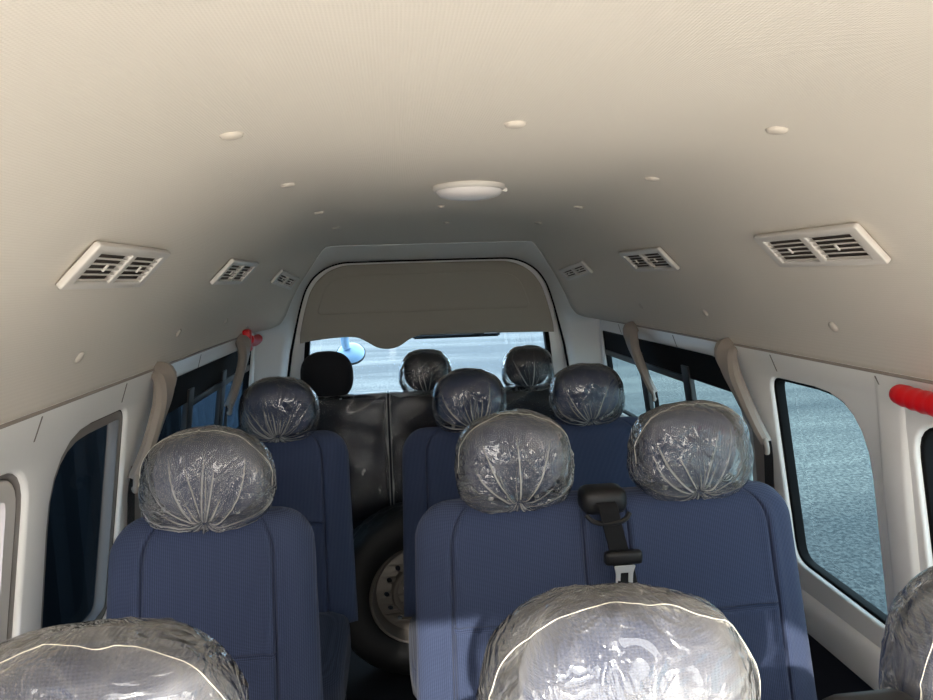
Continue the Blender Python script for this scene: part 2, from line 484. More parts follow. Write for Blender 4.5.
# raised pillar mouldings between the windows
def pillar(name, s, y0, y1, z0, z1, out, mat='white_paint'):
    rings = []
    for t, o in ((0, -0.003), (0.08, out * 0.75), (0.2, out), (0.8, out), (0.92, out * 0.75), (1, -0.003)):
        rings.append([Vector((s * (wall_x(z) - o * min(1, max(0, (z1 - z) / 0.22))), y0 + (y1 - y0) * t, z)) for z in [z0 + (z1 - z0) * i / 12 for i in range(13)]])
    return struct(ring_loft(name, rings, mat, closed=False))
k = 5
for s in (-1, 1):
    if s > 0: pillar('trim_%d' % k, s, 1.335, 1.425, 0.50, 1.30, 0.012); k += 1
    pillar('trim_%d' % k, s, 1.915, 2.015, 0.50, 1.06, 0.012, 'taupe_plastic'); k += 1
    # panel joints in the roof rail: thin dark gaps
    for yy in (1.42, 1.855, 2.55, 3.2):
        struct(plate('trim_%d' % k, [[Vector(p) for p in [(yy + 0.002, 1.30), (yy - 0.002, 1.30), (yy - 0.03, 1.255), (yy - 0.026, 1.255)]]], 'joint', lambda u, v, w, s=s: (s * (wall_x(v) + w), u, v), depth=0.002)); k += 1

# window glass, seals and frames
wi = 1
for s in (-1, 1):
    for key in (1, 2, 3, 4):
        lp = WIN[key] if not (s < 0 and key == 3) else rounded([(0.72, 0.80), (1.375, 0.80), (1.392, 1.225), (0.72, 1.225)], [0.06, 0.06, 0.10, 0.06])
        fnw = lambda u, v, w, s=s: (s * (wall_x(v) + 0.027 + w), u, v)
        sealmat = 'lit_grey_seal' if (s < 0 and key == 3) else 'seal'  # left seal greyer: the light falling on it is put into its colour
        g = plate('window_%d' % wi, [inset(lp, 0.004)], 'glass_right' if s > 0 else ('glass_clear' if key > 2 else 'glass_left'), lambda u, v, w, s=s: (s * (wall_x(v) + 0.043 + w), u, v), depth=0.004)
        struct(g)
        plate('window_seal', [inset(lp, -0.006), inset(lp, 0.012)], sealmat, fnw, depth=0.030, bevel=0.005, parent=g)
        if key == 2:
            # sliding sash: wide top band, two uprights
            plate('top_band', [[Vector(p) for p in [(2.06, 1.138), (3.545, 1.138), (3.545, 1.262), (2.06, 1.262)]]], 'seal',
                  lambda u, v, w, s=s: (s * (wall_x(v) + 0.024 + w), u, v), depth=0.012, parent=g)
            for ya in (2.50, 2.985):
                plate('sash_upright', [[Vector(p) for p in [(ya - 0.028, 0.82), (ya + 0.028, 0.82), (ya + 0.038, 1.18), (ya - 0.018, 1.18)]]], 'black_plastic',
                      lambda u, v, w, s=s: (s * (wall_x(v) + 0.022 + w), u, v), depth=0.022, bevel=0.004, parent=g)
            plate('sash_rail', [[Vector(p) for p in [(2.48, 1.118), (3.54, 1.118), (3.54, 1.14), (2.48, 1.14)]]], 'black_plastic',
                  lambda u, v, w, s=s: (s * (wall_x(v) + 0.02 + w), u, v), depth=0.018, bevel=0.003, parent=g)
        if s < 0 and key == 3:
            plate('inner_lip', [inset(lp, 0.03), inset(lp, 0.062)], 'white_plastic', fnw, depth=0.03, bevel=0.01, parent=g)
        if s < 0 and key == 1:
            plate('inner_lip', [inset(lp, 0.012), inset(lp, 0.034)], 'lit_grey_seal', fnw, depth=0.03, bevel=0.008, parent=g)  # added lip, its grey carries the lit far reveal of the window
        wi += 1

# floor
struct(box('floor', (0, 1.65, -0.115), (2.1, 4.3, 0.03), 'floor_mat'))

# rear surround: painted frame between headliner and tailgate
A_LOW = [(0.905, 3.56, 1.22), (0.955, 3.60, 0.90), (0.995, 3.60, 0.50), (1.02, 3.60, -0.1)]
B_TOP = smooth_path([(0.0, 3.72, 1.650), (0.2, 3.72, 1.650), (0.36, 3.72, 1.649), (0.455, 3.72, 1.646), (0.53, 3.72, 1.625), (0.598, 3.72, 1.582), (0.64, 3.72, 1.53), (0.665, 3.72, 1.48), (0.695, 3.72, 1.385), (0.72, 3.72, 1.285), (0.728, 3.72, 1.25)], 4)
B_LOW = [(0.747, 3.72, 1.17), (0.785, 3.72, 0.95), (0.80, 3.72, 0.60), (0.80, 3.72, -0.1)]
Af = fullring(resample(A_TOP, NS) + [Vector(p) for p in A_LOW])
Bf = fullring(resample(B_TOP, NS) + [Vector(p) for p in B_LOW])
def mixr(a, b, t, bulge=0.0): return [p.lerp(q, t) + Vector((0, -bulge, 0)) for p, q in zip(a, b)]
Ao = [Vector((p.x * 1.01, p.y + 0.012, p.z + 0.008)) for p in Af]
Bi = [Vector((p.x, p.y + 0.085, p.z)) for p in Bf]
struct(ring_loft('wall_back', [Ao, [p + Vector((0, -0.004, 0)) for p in Af], mixr(Af, Bf, 0.05, 0.006), mixr(Af, Bf, 0.4, 0.010), mixr(Af, Bf, 0.72, 0.030), mixr(Af, Bf, 0.82, 0.030), mixr(Af, Bf, 0.95, 0.006), Bf, Bi], 'white_paint', closed=False))
struct(tube('trim_30', Bf, 0.008, 'seal', n=8))

# tailgate door: painted shell with a window, trim panel above it
gate_out = [Vector((p.x * 1.13, p.z + 0.12 * min(1, max(0, (p.z - 0.9) / 0.5)))) for p in Bf]
win_r = rounded([(-0.705, 0.90), (0.705, 0.90), (0.662, 1.285), (-0.662, 1.285)], [0.06, 0.06, 0.05, 0.05])
gate = plate('door_1', [gate_out, win_r], 'white_paint', lambda u, v, w: (u, 3.815 + w, v), depth=0.05, bevel=0.006)
struct(gate)
gg = plate('rear_glass', [inset(win_r, -0.004)], 'glass_rear', lambda u, v, w: (u, 3.835 + w, v), depth=0.004, parent=gate)
plate('glass_seal', [inset(win_r, -0.006), inset(win_r, 0.012)], 'seal', lambda u, v, w: (u, 3.812 + w, v), depth=0.05, bevel=0.004, parent=gate)
# beige grey trim panel with dipped lower edge
top = [(p.x * 0.962, p.z - 0.022) for p in Bf if p.z > 1.29]
low = smooth_path([(0.694, 1.235, 0), (0.60, 1.238, 0), (0.3, 1.243, 0), (0.0, 1.246, 0), (-0.06, 1.243, 0), (-0.115, 1.222, 0), (-0.17, 1.188, 0), (-0.225, 1.176, 0), (-0.285, 1.186, 0), (-0.345, 1.222, 0), (-0.40, 1.246, 0), (-0.5, 1.248, 0), (-0.62, 1.238, 0), (-0.694, 1.226, 0)], 5)
pan = [Vector(p) for p in top] + [Vector((p.x, p.y)) for p in low]
tp = plate('trim_panel', [pan], 'gate_trim', lambda u, v, w: (u, 3.765 + w, v), depth=0.03, bevel=0.006, parent=gate)
rec = rounded([(-0.60, 1.375), (0.565, 1.375), (0.50, 1.555), (0.33, 1.572), (-0.36, 1.572), (-0.53, 1.555)], [0.03, 0.03, 0.12, 0.1, 0.1, 0.12])
plate('raised_field', [rec], 'gate_trim', lambda u, v, w: (u, 3.752 + w, v), depth=0.012, bevel=0.005, parent=tp)
box('inner_panel', (0, 3.775, 0.39), (1.56, 0.03, 0.98), 'lower_trim', gate)

# ------------------------------------------------------------------ outside
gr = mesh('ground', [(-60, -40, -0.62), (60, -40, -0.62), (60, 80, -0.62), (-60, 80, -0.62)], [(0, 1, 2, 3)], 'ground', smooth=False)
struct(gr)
ap = mesh('ground_bounce', [(-14, -16, -0.60), (14, -16, -0.60), (14, -0.9, -0.60), (-1.1, -0.9, -0.60), (-1.1, 2.15, -0.6), (-14, 2.15, -0.6)], [(0, 1, 2, 3, 4, 5)], 'bounce_apron', smooth=False)  # pale ground added to bounce light up into the cabin
struct(ap)

def sheet_fence(name, x, y0, y1, h, mat, label):
    r = thing(name, (x, y0, -0.62), label, 'fence')
    V = []; F = []; n = int((y1 - y0) / 0.08)
    for i in range(n + 1):
        y = (y1 - y0) * i / n; dx = 0.02 if i % 4 in (0, 1) else -0.02
        V += [(dx, y, 0), (dx, y, h)]
    for i in range(n): F.append((2*i, 2*i+2, 2*i+3, 2*i+1))
    o = mesh('sheet', V, F, mat, r, smooth=False)
    sl = o.modifiers.new('thick', 'SOLIDIFY'); sl.thickness = 0.01
    for yy in (0.05, (y1 - y0) / 2, y1 - y0 - 0.05): box('post', (-0.07, yy, h / 2), (0.07, 0.07, h), mat, r, bev=0.004)
    return r
sheet_fence('metal_fence', -2.1, 2.2, 6.2, 2.0, 'shade_black', 'added near-black ribbed fence for the shaded surroundings outside the left side windows')  # invented fence, its near-black colour stands for shade outside
sheet_fence('metal_fence', -2.5, 6.6, 15.0, 2.0, 'fence_blue', 'blue ribbed sheet metal fence behind the far left window')

# wiper and round mirror on the tailgate, outside
wp = thing('rear_wiper', (0.16, 3.875, 1.219), 'black wiper lying along the top of the rear window', 'wiper')
box('blade', (0, 0, 0), (0.50, 0.012, 0.014), 'black_plastic', wp, bev=0.003)
box('arm', (-0.06, 0.012, 0.010), (0.34, 0.010, 0.012), 'black_plastic', wp, bev=0.002)
box('spindle_cover', (0.13, 0.005, 0.022), (0.06, 0.03, 0.045), 'black_plastic', wp, bev=0.008)
box('rubber_strip', (0, -0.003, -0.009), (0.48, 0.006, 0.006), 'seal', wp)

rm = thing('round_mirror', (-0.455, 4.10, 1.125), 'round pale mirror on a stem outside the rear window', 'mirror')
tilt = Matrix.Rotation(math.radians(-48), 3, 'X')
tl_ = lambda V: [tilt @ Vector(v) for v in V]
V, F = lathe_data([(0.0, -0.03), (0.03, -0.028), (0.06, -0.016), (0.078, 0.0), (0.082, 0.008), (0.082, 0.016)], 32)
mesh('shell', tl_(V), F, 'mirror_back', rm, weld=True)
V, F = lathe_data([(0.082, 0.016), (0.076, 0.018), (0.05, 0.014), (0.0, 0.012)], 32)
mesh('mirror_glass', tl_(V), F, 'steel', rm, weld=True)
V, F = lathe_data([(0.080, 0.006), (0.087, 0.008), (0.087, 0.018), (0.080, 0.019)], 32, closed=True)
mesh('rim', tl_(V), F, 'black_plastic', rm)
tube('stem', smooth_path([(-0.02, -0.022, 0.025), (-0.028, -0.03, 0.06), (-0.03, -0.05, 0.12), (-0.035, -0.11, 0.20), (-0.035, -0.262, 0.24)], 5), 0.024, 'mirror_back', rm)

# ------------------------------------------------------------------ seats
def pad(name, W_top, W_bot, z0, z1, T, Tb, mat, parent, slope=0.25, corner=0.09, vseams=(), hseam=None, seam_span=(-1, 1), nu=120, nv=80, yoff=0.0, bolster=0.0, crown=0.0):
    """upholstered back: front facing -y, centre plane leaning; closed pillow with sewn grooves"""
    H = z1 - z0
    def wid(z):
        base = (W_bot + (W_top - W_bot) * (z - z0) / H) / 2
        if z > z1 - corner:
            q = (z - (z1 - corner)) / corner
            base -= corner * 1.0 * (1 - math.sqrt(max(0, 1 - q ** 2.2)))
        return base
    V = []; F = []
    wm = (W_top + W_bot) / 4
    us = [math.sin(PI / 2 * (-1 + 2 * i / nu)) * 0.35 + (-1 + 2 * i / nu) * 0.65 for i in range(nu + 1)]
    vs = [math.sin(PI / 2 * (-1 + 2 * j / nv)) * 0.35 + (-1 + 2 * j / nv) * 0.65 for j in range(nv + 1)]
    for sx in vseams: us += [sx / wm + q / wm for q in (-0.012, -0.008, -0.005, -0.003, -0.0015, 0, 0.0015, 0.003, 0.005, 0.008, 0.012)]
    if hseam is not None: vs += [(hseam + q - z0) / H * 2 - 1 for q in (-0.010, -0.006, -0.003, -0.0015, 0, 0.0015, 0.003, 0.006, 0.010)]
    us = sorted(us); vs = sorted(vs); nu = len(us) - 1; nv = len(vs) - 1
    def g(d, w): return math.exp(-(d / w) ** 2)
    for sgn, TT in ((-1, T), (1, Tb)):
        for v in vs:
            z = z0 + (v + 1) / 2 * H; w = wid(z)
            for u in us:
                x = u * w
                t = TT * max(0, 1 - abs(u) ** 9) ** 0.5 * max(0, 1 - abs(v) ** 14) ** 0.5
                if sgn < 0:
                    t *= 0.86 + 0.14 * (1 - u * u * 0.6)
                    for sx in vseams:
                        q = u * wm - sx
                        t -= 0.0085 * g(q, 0.0032) * (1 - abs(v) ** 30)
                        t += 0.0045 * g(abs(q) - 0.013, 0.011) * (1 - abs(v) ** 10)
                    if hseam is not None:
                        for a, b in seam_span:
                            if a < u * wm < b: t += -0.0085 * g(z - hseam, 0.0032) + 0.004 * g(abs(z - hseam) - 0.012, 0.010)
                zz = z + (crown * (1 - u * u) * (v + 1) / 2)
                V.append((x, -(1.0 - z) * slope + yoff + sgn * t, zz))
    n = nu + 1; off = n * (nv + 1)
    for b in (0, off):
        for j in range(nv):
            for i in range(nu): F.append((b + j*n+i, b + j*n+i+1, b + (j+1)*n+i+1, b + (j+1)*n+i))
    return mesh(name, V, F, mat, parent, True, weld=True)

def superellipsoid(a, b, c, n=3.0, nu=48, nv=32, c0=(0, 0, 0), taper=0.0):
    V = []; F = []
    for j in range(nv + 1):
        th = PI * j / nv
        for i in range(nu):
            ph = 2 * PI * i / nu
            d = Vector((math.sin(th) * math.cos(ph), math.sin(th) * math.sin(ph), math.cos(th)))
            r = (abs(d.x / a) ** n + abs(d.y / b) ** n + abs(d.z / c) ** n) ** (-1 / n)
            p = d * r
            p.x *= 1 + taper * (-p.z / c) * 0.5
            V.append(p + Vector(c0))
    for j in range(nv):
        for i in range(nu): F.append((j*nu+i, j*nu+(i+1) % nu, (j+1)*nu+(i+1) % nu, (j+1)*nu+i))
    return V, F

HR_Z = 1.118
def headrest(parent, x, mat='seat_blue', y=-0.01, w=0.118, h=0.098):
    V, F = superellipsoid(w, 0.055, h, 2.5, c0=(x, y, HR_Z + 0.004))
    hr = mesh('headrest', V, F, mat, parent, weld=True)
    for dx in (-0.055, 0.055):
        tube('headrest_post', [(x + dx, y + 0.005, 0.96), (x + dx, y + 0.003, 1.045)], 0.006, 'steel', hr, n=10)
    return hr

def cushion(parent, W, y0=-0.62, y1=-0.16, z0=0.33, z1=0.47):
    V, F = superellipsoid(W / 2, (y1 - y0) / 2, (z1 - z0) / 2, 6.0, 64, 40, c0=(0, (y0 + y1) / 2, (z0 + z1) / 2))
    mesh('seat_cushion', V, F, 'seat_side', parent, weld=True)

def legs(parent, W, z1=0.345):
    for sx in (-1, 1):
        for yy in (-0.56, -0.2):
            ribbon('leg', smooth_path([(sx * (W / 2 - 0.05), yy, z1), (sx * (W / 2 - 0.05), yy + 0.01, 0.15), (sx * (W / 2 - 0.04), yy, -0.08), (sx * (W / 2 - 0.04), yy - 0.03, -0.096)], 3), (1, 0, 0), 0.035, 0.025, 'black_plastic', parent)

def belt_set(parent, x):
    bm = bmesh.new()
    add_box(bm, (x - 0.012, -0.055, 1.022), (0.108, 0.075, 0.062), 0.022, 3)
    from_bm('belt_guide', bm, 'black_plastic', parent, auto=0.9)
    ribbon('guide_lip', smooth_path([(x - 0.062, -0.098, 1.0), (x - 0.045, -0.104, 0.985), (x - 0.012, -0.106, 0.979), (x + 0.025, -0.104, 0.985), (x + 0.04, -0.098, 1.0)], 4), (0, -1, 0), 0.012, 0.010, 'black_plastic', parent)
    wb = ribbon('belt_webbing', smooth_path([(x - 0.016, -0.075, 1.035), (x - 0.012, -0.103, 1.015), (x - 0.006, -0.107, 0.985), (x + 0.004, -0.112, 0.94), (x + 0.012, -0.121, 0.90), (x + 0.02, -0.135, 0.86), (x + 0.022, -0.156, 0.78), (x + 0.022, -0.20, 0.60), (x + 0.022, -0.23, 0.49)], 4), (1, 0.12, 0.1), 0.046, 0.003, 'webbing', parent)
    bm = bmesh.new(); add_box(bm, (x + 0.014, -0.128, 0.907), (0.088, 0.022, 0.032), 0.009, 3)
    tg = from_bm('belt_tongue', bm, 'black_plastic', wb, auto=0.9)
    lp = rounded([(-0.024, 0.0), (0.024, 0.0), (0.019, -0.018), (0.019, -0.054), (-0.019, -0.054), (-0.019, -0.018)], [0.003, 0.003, 0.006, 0.005, 0.005, 0.006], 3)
    hole = rounded([(-0.010, -0.016), (0.010, -0.016), (0.010, -0.044), (-0.010, -0.044)], 0.003, 3)
    lat = plate('latch_plate', [lp, hole], 'latch', lambda u, v, w: (x + 0.013 + u, -0.142 + w - v * 0.12, 0.893 + v), depth=0.003, bevel=0.0008, parent=tg)
    lat['label'] = 'bright steel latch plate'
    return wb

def single_seat(name, label, group):
    r = thing(name, (0, 0, 0), label, 'seat', group)
    pad('backrest', 0.45, 0.485, 0.40, 1.03, 0.058, 0.06, 'seat_blue', r, vseams=(-0.145, 0.145), hseam=0.74, seam_span=((-0.145, 0.145),), nu=90)
    cushion(r, 0.45); legs(r, 0.45)
    headrest(r, 0.0)
    return r

def double_seat(name, label, group):
    r = thing(name, (0, 0, 0), label, 'seat', group)
    pad('backrest', 0.925, 0.965, 0.40, 1.022, 0.058, 0.06, 'seat_blue', r, vseams=(-0.388, -0.075, 0.035, 0.39), hseam=0.757, seam_span=((-0.385, -0.075), (0.035, 0.39)), nu=170)
    cushion(r, 0.94); legs(r, 0.94)
    headrest(r, -0.225); headrest(r, 0.205)
    belt_set(r, -0.012)
    return r

ROWS = {1: 0.67, 2: 1.575, 3: 2.39}
GS, GD = 'single passenger seats along the left wall', 'double passenger seats along the right wall'
s2 = single_seat('single_seat', 'blue cloth single seat in the left foreground under the milky headrest bag', GS); s2.location = (-0.615, ROWS[2], 0)
s1 = dup(s2, (-0.49, ROWS[1], 0), 'single seat nearest the camera, only its bagged headrest showing at bottom left', GS)
s3 = dup(s2, (-0.592, ROWS[3], 0), 'shaded dark single seat behind the blue left one, before the spare wheel', GS)
d2 = double_seat('double_seat', 'blue cloth double seat with a black belt hanging between its two headrests', GD); d2.location = (0.308, ROWS[2], 0)
d1 = dup(d2, (0.274, ROWS[1], -0.012), 'double seat nearest the camera, its bagged headrests at the bottom edge', GD)
d3 = dup(d2, (0.288, ROWS[3], 0), 'shaded dark double seat behind the blue double seat', GD)

for ch in d1.children:
    if ch.name.split('.')[0] in ('belt_guide', 'guide_lip', 'belt_webbing'): ch.location = (0.05, 0.0, 0.058)

# rear bench, wrapped
bench = thing('rear_bench', (0, 3.13, 0), 'dark rear bench under a clear sheet below the rear window', 'bench')
pad('backrest', 1.54, 1.56, 0.46, 1.01, 0.05, 0.05, 'seat_back', bench, slope=0.12, corner=0.05, vseams=(-0.25, 0.26), nu=140)
for cx_ in (-0.58, 0.52):
    V, F = superellipsoid(0.20 if cx_ < 0 else 0.26, 0.19, 0.065, 6.0, 40, 24, c0=(cx_, -0.29, 0.40))
    mesh('seat_cushion', V, F, 'seat_back', bench, weld=True)
legs(bench, 1.4)
hb = headrest(bench, -0.502, 'black_cloth', y=0.0, w=0.119, h=0.113); hb['label'] = 'bare black headrest without a bag'
for xx in (-0.052, 0.424): headrest(bench, xx, 'seat_back', y=0.0, w=0.10, h=0.09)

def sheet(name, x0, x1, seed, label):
    random.seed(seed); V = []; F = []
    prof = smooth_path([(0, 0.068, 0.90), (0, 0.066, 0.98), (0, 0.045, 1.022), (0, 0.0, 1.03), (0, -0.048, 1.022), (0, -0.066, 0.98), (0, -0.085, 0.85), (0, -0.105, 0.70), (0, -0.125, 0.52)], 9)
    nx = 90
    for i in range(nx + 1):
        x = x0 + (x1 - x0) * i / nx
        for j, p in enumerate(prof):
            fr = j / len(prof)
            a = noise.noise(Vector((x * 5 + seed, p.z * 2.5 + p.y * 3, seed))) * 0.009
            b = noise.noise(Vector((x * 1.6 + seed, p.z * 13 + x * 2.5, seed + 3))) * 0.010 * (1 if fr > 0.45 else 0.4)
            c = (1 - abs(noise.noise(Vector((x * 5 - p.z * 6, p.z * 5, seed + 9))))) ** 6 * 0.008
            V.append((x, 3.13 + p.y - abs(a) - abs(b) - c if fr > 0.4 else 3.13 + p.y + abs(a) * 0.4, p.z + abs(a) * 0.5 + 0.004))
    FO = []
    for i in range(nx + 1):
        x = x0 + (x1 - x0) * i / nx
        for j, p in enumerate(prof):
            fr = j / len(prof)
            f = max(0, 1 - abs(fr - 0.45) / 0.10) * max(0, 0.25 + 1.3 * noise.noise(Vector((x * 9, seed, fr * 7))))
            f += 0.35 * (1 - abs(noise.noise(Vector((x * 5 - p.z * 6, p.z * 5, seed + 9)))) * 1.6) ** 14 if fr > 0.4 else 0
            e_ = min(i, nx - i) / nx * (x1 - x0)
            f += 0.5 * math.exp(-(e_ / 0.006) ** 2)
            FO.append(max(0.0, min(1.0, f)))
    m = len(prof)
    for i in range(nx):
        for j in range(m - 1): F.append((i*m+j, i*m+j+1, (i+1)*m+j+1, (i+1)*m+j))
    o = mesh(name, V, F, 'film_sheet')
    at = o.data.attributes.new('fold', 'FLOAT', 'POINT'); at.data.foreach_set('value', FO)
    return tag(o, label, 'plastic sheet', 'clear sheets over the rear bench')
sheet('plastic_sheet', -0.77, -0.235, 2, 'wrinkled clear sheet on the bench below the bare black headrest')
sheet('plastic_sheet', -0.225, 0.77, 7, 'wrinkled clear sheet over the bench right of the long fold')

# ------------------------------------------------------------------ plastic bags over the headrests
def bag(x, y, label, seed, w=0.137, h=0.117, d=0.085, mat='film', npl=16, ph=0.006, z=HR_Z, gz=-0.82, lump=0.006, seam=True, skew=0.0):
    rnd = random.Random(seed)
    root = thing('plastic_headrest_cover', (x, y, z), label, 'plastic cover', 'clear plastic headrest covers')
    g = Vector((0.12 * skew, -0.55, gz)).normalized()
    e1 = Vector((1, 0, 0)); e1 = (e1 - g * e1.dot(g)).normalized(); e2 = g.cross(e1)
    pl = []
    for k in range(npl):
        pl.append((2 * PI * (k + rnd.uniform(-0.35, 0.35)) / npl, rnd.uniform(0.4, 1.0) * ph, rnd.uniform(0.8, 2.1), rnd.uniform(0.0028, 0.006), rnd.uniform(-0.3, 0.3), rnd.uniform(0.45, 1.0)))
    for k in range(int(npl * 2.2)):
        pl.append((rnd.uniform(0, 2 * PI), rnd.uniform(0.1, 0.3) * ph, rnd.uniform(0.4, 1.7), rnd.uniform(0.0018, 0.003), rnd.uniform(-0.4, 0.4), rnd.uniform(0.15, 0.45)))
    G = np.array(g); E1 = np.array(e1); E2 = np.array(e2)
    def surf(th, phi, off=0.0):
        dv = np.outer(np.cos(th), G) + np.sin(th)[:, None] * (np.outer(np.cos(phi), E1) + np.outer(np.sin(phi), E2))
        nn = 2.75 - 0.5 * dv[:, 2]
        r = (np.abs(dv[:, 0] / w) ** nn + np.abs(dv[:, 1] / d) ** nn + np.abs(dv[:, 2] / h) ** nn) ** (-1 / nn)
        dis = np.zeros_like(th); fold = np.zeros_like(th); st = np.sin(th) * r
        for a0, hh, te, wd, bend, wt in pl:
            dd = np.abs((phi - (a0 + bend * th * 0.6) + PI) % (2 * PI) - PI)
            arc = dd * st
            fade = np.minimum(1, th / 0.15) * np.maximum(0, 1 - th / te) ** 0.5
            e = np.exp(-(arc / wd) ** 2)
            dis += hh * fade * e - hh * 0.35 * fade * np.exp(-(arc / (wd * 3)) ** 2)
            fold = np.maximum(fold, fade * wt * np.exp(-(arc / (wd * 0.42)) ** 2))
        lp = np.zeros_like(th)
        for i in range(len(th)):
            q = Vector(dv[i] * r[i])
            n1 = noise.noise(q * 11 + Vector((seed * 3.1, 0, 0))); n2 = noise.noise(q * 24 + Vector((0, seed * 1.7, 0)))
            cr = max(0.0, 1 - abs(noise.noise(q * 19 + Vector((seed, seed, 0)))) * 2.2) ** 5
            lp[i] = n1 * lump + n2 * lump * 0.4 + cr * lump * 0.35
            fold[i] = max(fold[i], 0.16 * cr ** 2)
        dv = dv.copy(); dv[:, 0] *= 1 + 0.07 * np.clip(-dv[:, 2], -1, 1)
        pin = 0.16 * np.maximum(0, 1 - th / 0.28) ** 1.5
        return dv * (r * (1 - pin) + dis + lp + off)[:, None], fold
    nt_, np_ = 90, 280
    TH = np.repeat(PI * (np.arange(nt_ + 1) / nt_) ** 1.25, np_); PH = np.tile(2 * PI * np.arange(np_) / np_, nt_ + 1)
    V, FO = surf(TH, PH)
    F = []
    for j in range(nt_):
        for i in range(np_): F.append((j*np_+i, j*np_+(i+1) % np_, (j+1)*np_+(i+1) % np_, (j+1)*np_+i))
    fo_ = mesh('film', [tuple(v) for v in V], F, mat, root, True)
    at = fo_.data.attributes.new('fold', 'FLOAT', 'POINT')
    at.data.foreach_set('value', FO.astype(np.float32))
    if seam:
        ths = []; phs = []
        for k in range(91):
            a = math.radians(-98 + 196 * k / 90)
            dv = Vector((math.sin(a), -0.2 + 0.07 * noise.noise(Vector((a * 2.5, seed, 0))), math.cos(a) * 0.95 + 0.05 * noise.noise(Vector((a * 7, seed, 5))))).normalized()
            ths.append(math.acos(max(-1, min(1, dv.dot(g))))); phs.append(math.atan2(dv.dot(e2), dv.dot(e1)) % (2 * PI))
        pts = [tuple(p) for p in surf(np.array(ths), np.array(phs), 0.0004)[0]]
        tube('weld_seam', pts, [0.0003 + 0.0006 * abs(noise.noise(Vector((k * 0.3, seed, 0)))) for k in range(91)], 'film_seam', root, n=6)
    return root

yb = lambda r: ROWS[r] - 0.015
bag(-0.615, yb(2), 'crinkled silvery bag on the headrest of the blue left single seat', 11, npl=26, ph=0.007, w=0.145, h=0.112)
bag(0.083, yb(2), 'loose clear bag on the blue double seat headrest left of the hanging belt', 23, npl=12, ph=0.008, w=0.138, h=0.117)
bag(0.514, yb(2), 'clear bag with long creases on the headrest nearest the large right window', 37, npl=18, ph=0.006, w=0.146, h=0.118)
bag(0.033, yb(1), 'large milky bag in the bottom centre foreground, with a wavy weld line', 41, npl=16, ph=0.008, w=0.146, h=0.116, z=HR_Z - 0.010)
bag(-0.49, yb(1), 'large grey bag cut by the bottom left corner of the view', 53, npl=18, ph=0.007, w=0.150, h=0.118, z=HR_Z - 0.008)
bag(0.496, yb(1), 'grey bag cut by the right edge of the view, beside the red hammer', 67, npl=14, ph=0.006, w=0.141, h=0.118, z=HR_Z - 0.012)
bag(-0.592, yb(3), 'dark pleated bag on the shaded left single seat', 71, mat='film_tight', npl=40, ph=0.003, w=0.132, h=0.112, lump=0.004, seam=False)
bag(0.066, yb(3), 'dark bag on the shaded double seat headrest nearest the aisle', 83, mat='film_tight', npl=36, ph=0.0035, w=0.130, h=0.112, lump=0.004, seam=False, skew=1)
bag(0.493, yb(3), 'dark bag with fanned creases on the shaded double seat near the sliding window', 97, mat='film_tight', npl=26, ph=0.004, w=0.133, h=0.112, lump=0.004, seam=False)
bag(-0.052, 3.13, 'small bag on the middle bench headrest below the trim panel', 101, mat='film_tight', npl=14, ph=0.003, w=0.122, h=0.108, lump=0.005, seam=False)
bag(0.424, 3.13, 'small bag on the right bench headrest against the rear window', 113, mat='film_tight', npl=14, ph=0.003, w=0.120, h=0.108, lump=0.005, seam=False)

# ------------------------------------------------------------------ spare wheel
wh = thing('spare_wheel', (-0.135, 2.77, -0.10), 'silver steel spare wheel standing upright in the aisle before the bench', 'wheel', rz=0.12)
RZ = 0.34
prof = [(0.205, -0.075), (0.235, -0.095), (0.28, -0.103), (0.325, -0.096), (0.350, -0.08), (0.360, -0.062), (0.365, -0.04), (0.367, 0.0), (0.365, 0.04), (0.360, 0.062), (0.350, 0.08), (0.325, 0.096), (0.28, 0.103), (0.235, 0.095), (0.205, 0.075)]
prof = [(0.205 + (r - 0.205) * 0.96, h) for r, h in prof]
prof = [(p.x, p.y) for p in smooth_path([(a, b, 0) for a, b in prof], 3)]
nA = 120; V = []; F = []
for i, (r, h) in enumerate(prof):
    for k2 in range(nA):
        a = 2 * PI * k2 / nA; rr = r
        if abs(h) < 0.085 and r > 0.26:
            rr -= 0.006 * (1 if math.sin(k2 * 2 * PI / 4 + h * 60) > 0.4 else 0)
            rr -= 0.006 if (abs(abs(h) - 0.025) < 0.009) else 0
        V.append((rr * math.cos(a), h, rr * math.sin(a) + RZ + 0.02))
m_ = len(prof)
for i in range(m_):
    j = (i + 1) % m_
    for k2 in range(nA): F.append((i*nA+k2, i*nA+(k2+1) % nA, j*nA+(k2+1) % nA, j*nA+k2))
mesh('tyre', V, F, 'tyre', wh, auto=0.7)
rp = [(0.212, -0.078), (0.206, -0.086), (0.198, -0.084), (0.193, -0.07), (0.186, -0.045), (0.176, -0.03), (0.172, -0.02)]
Vr, Fr = lathe_data(rp + [(0.172, 0.06), (0.205, 0.075)], 72)
rim = mesh('rim', [(x, y, z + RZ + 0.02) for x, y, z in Vr], Fr, 'wheel_steel', wh, auto=0.8)
circ = lambda cx, cy, r, n=24: [Vector((cx + r * math.cos(2*PI*i/n), cy + r * math.sin(2*PI*i/n))) for i in range(n)]
holes = [circ(0.135 * math.cos(2*PI*i/14), 0.135 * math.sin(2*PI*i/14), 0.0125, 14) for i in range(14)]
def dish(u, v, w):
    r = math.hypot(u, v)
    return (u, -0.03 - 0.022 * math.exp(-((r - 0.105) / 0.028) ** 2) - (0.012 if r < 0.085 else 0) + w, v + RZ + 0.02)
plate('disc', [circ(0, 0, 0.175, 72)] + holes + [circ(0, 0, 0.035, 32)], 'wheel_steel', dish, depth=0.006, bevel=0.002, parent=rim)
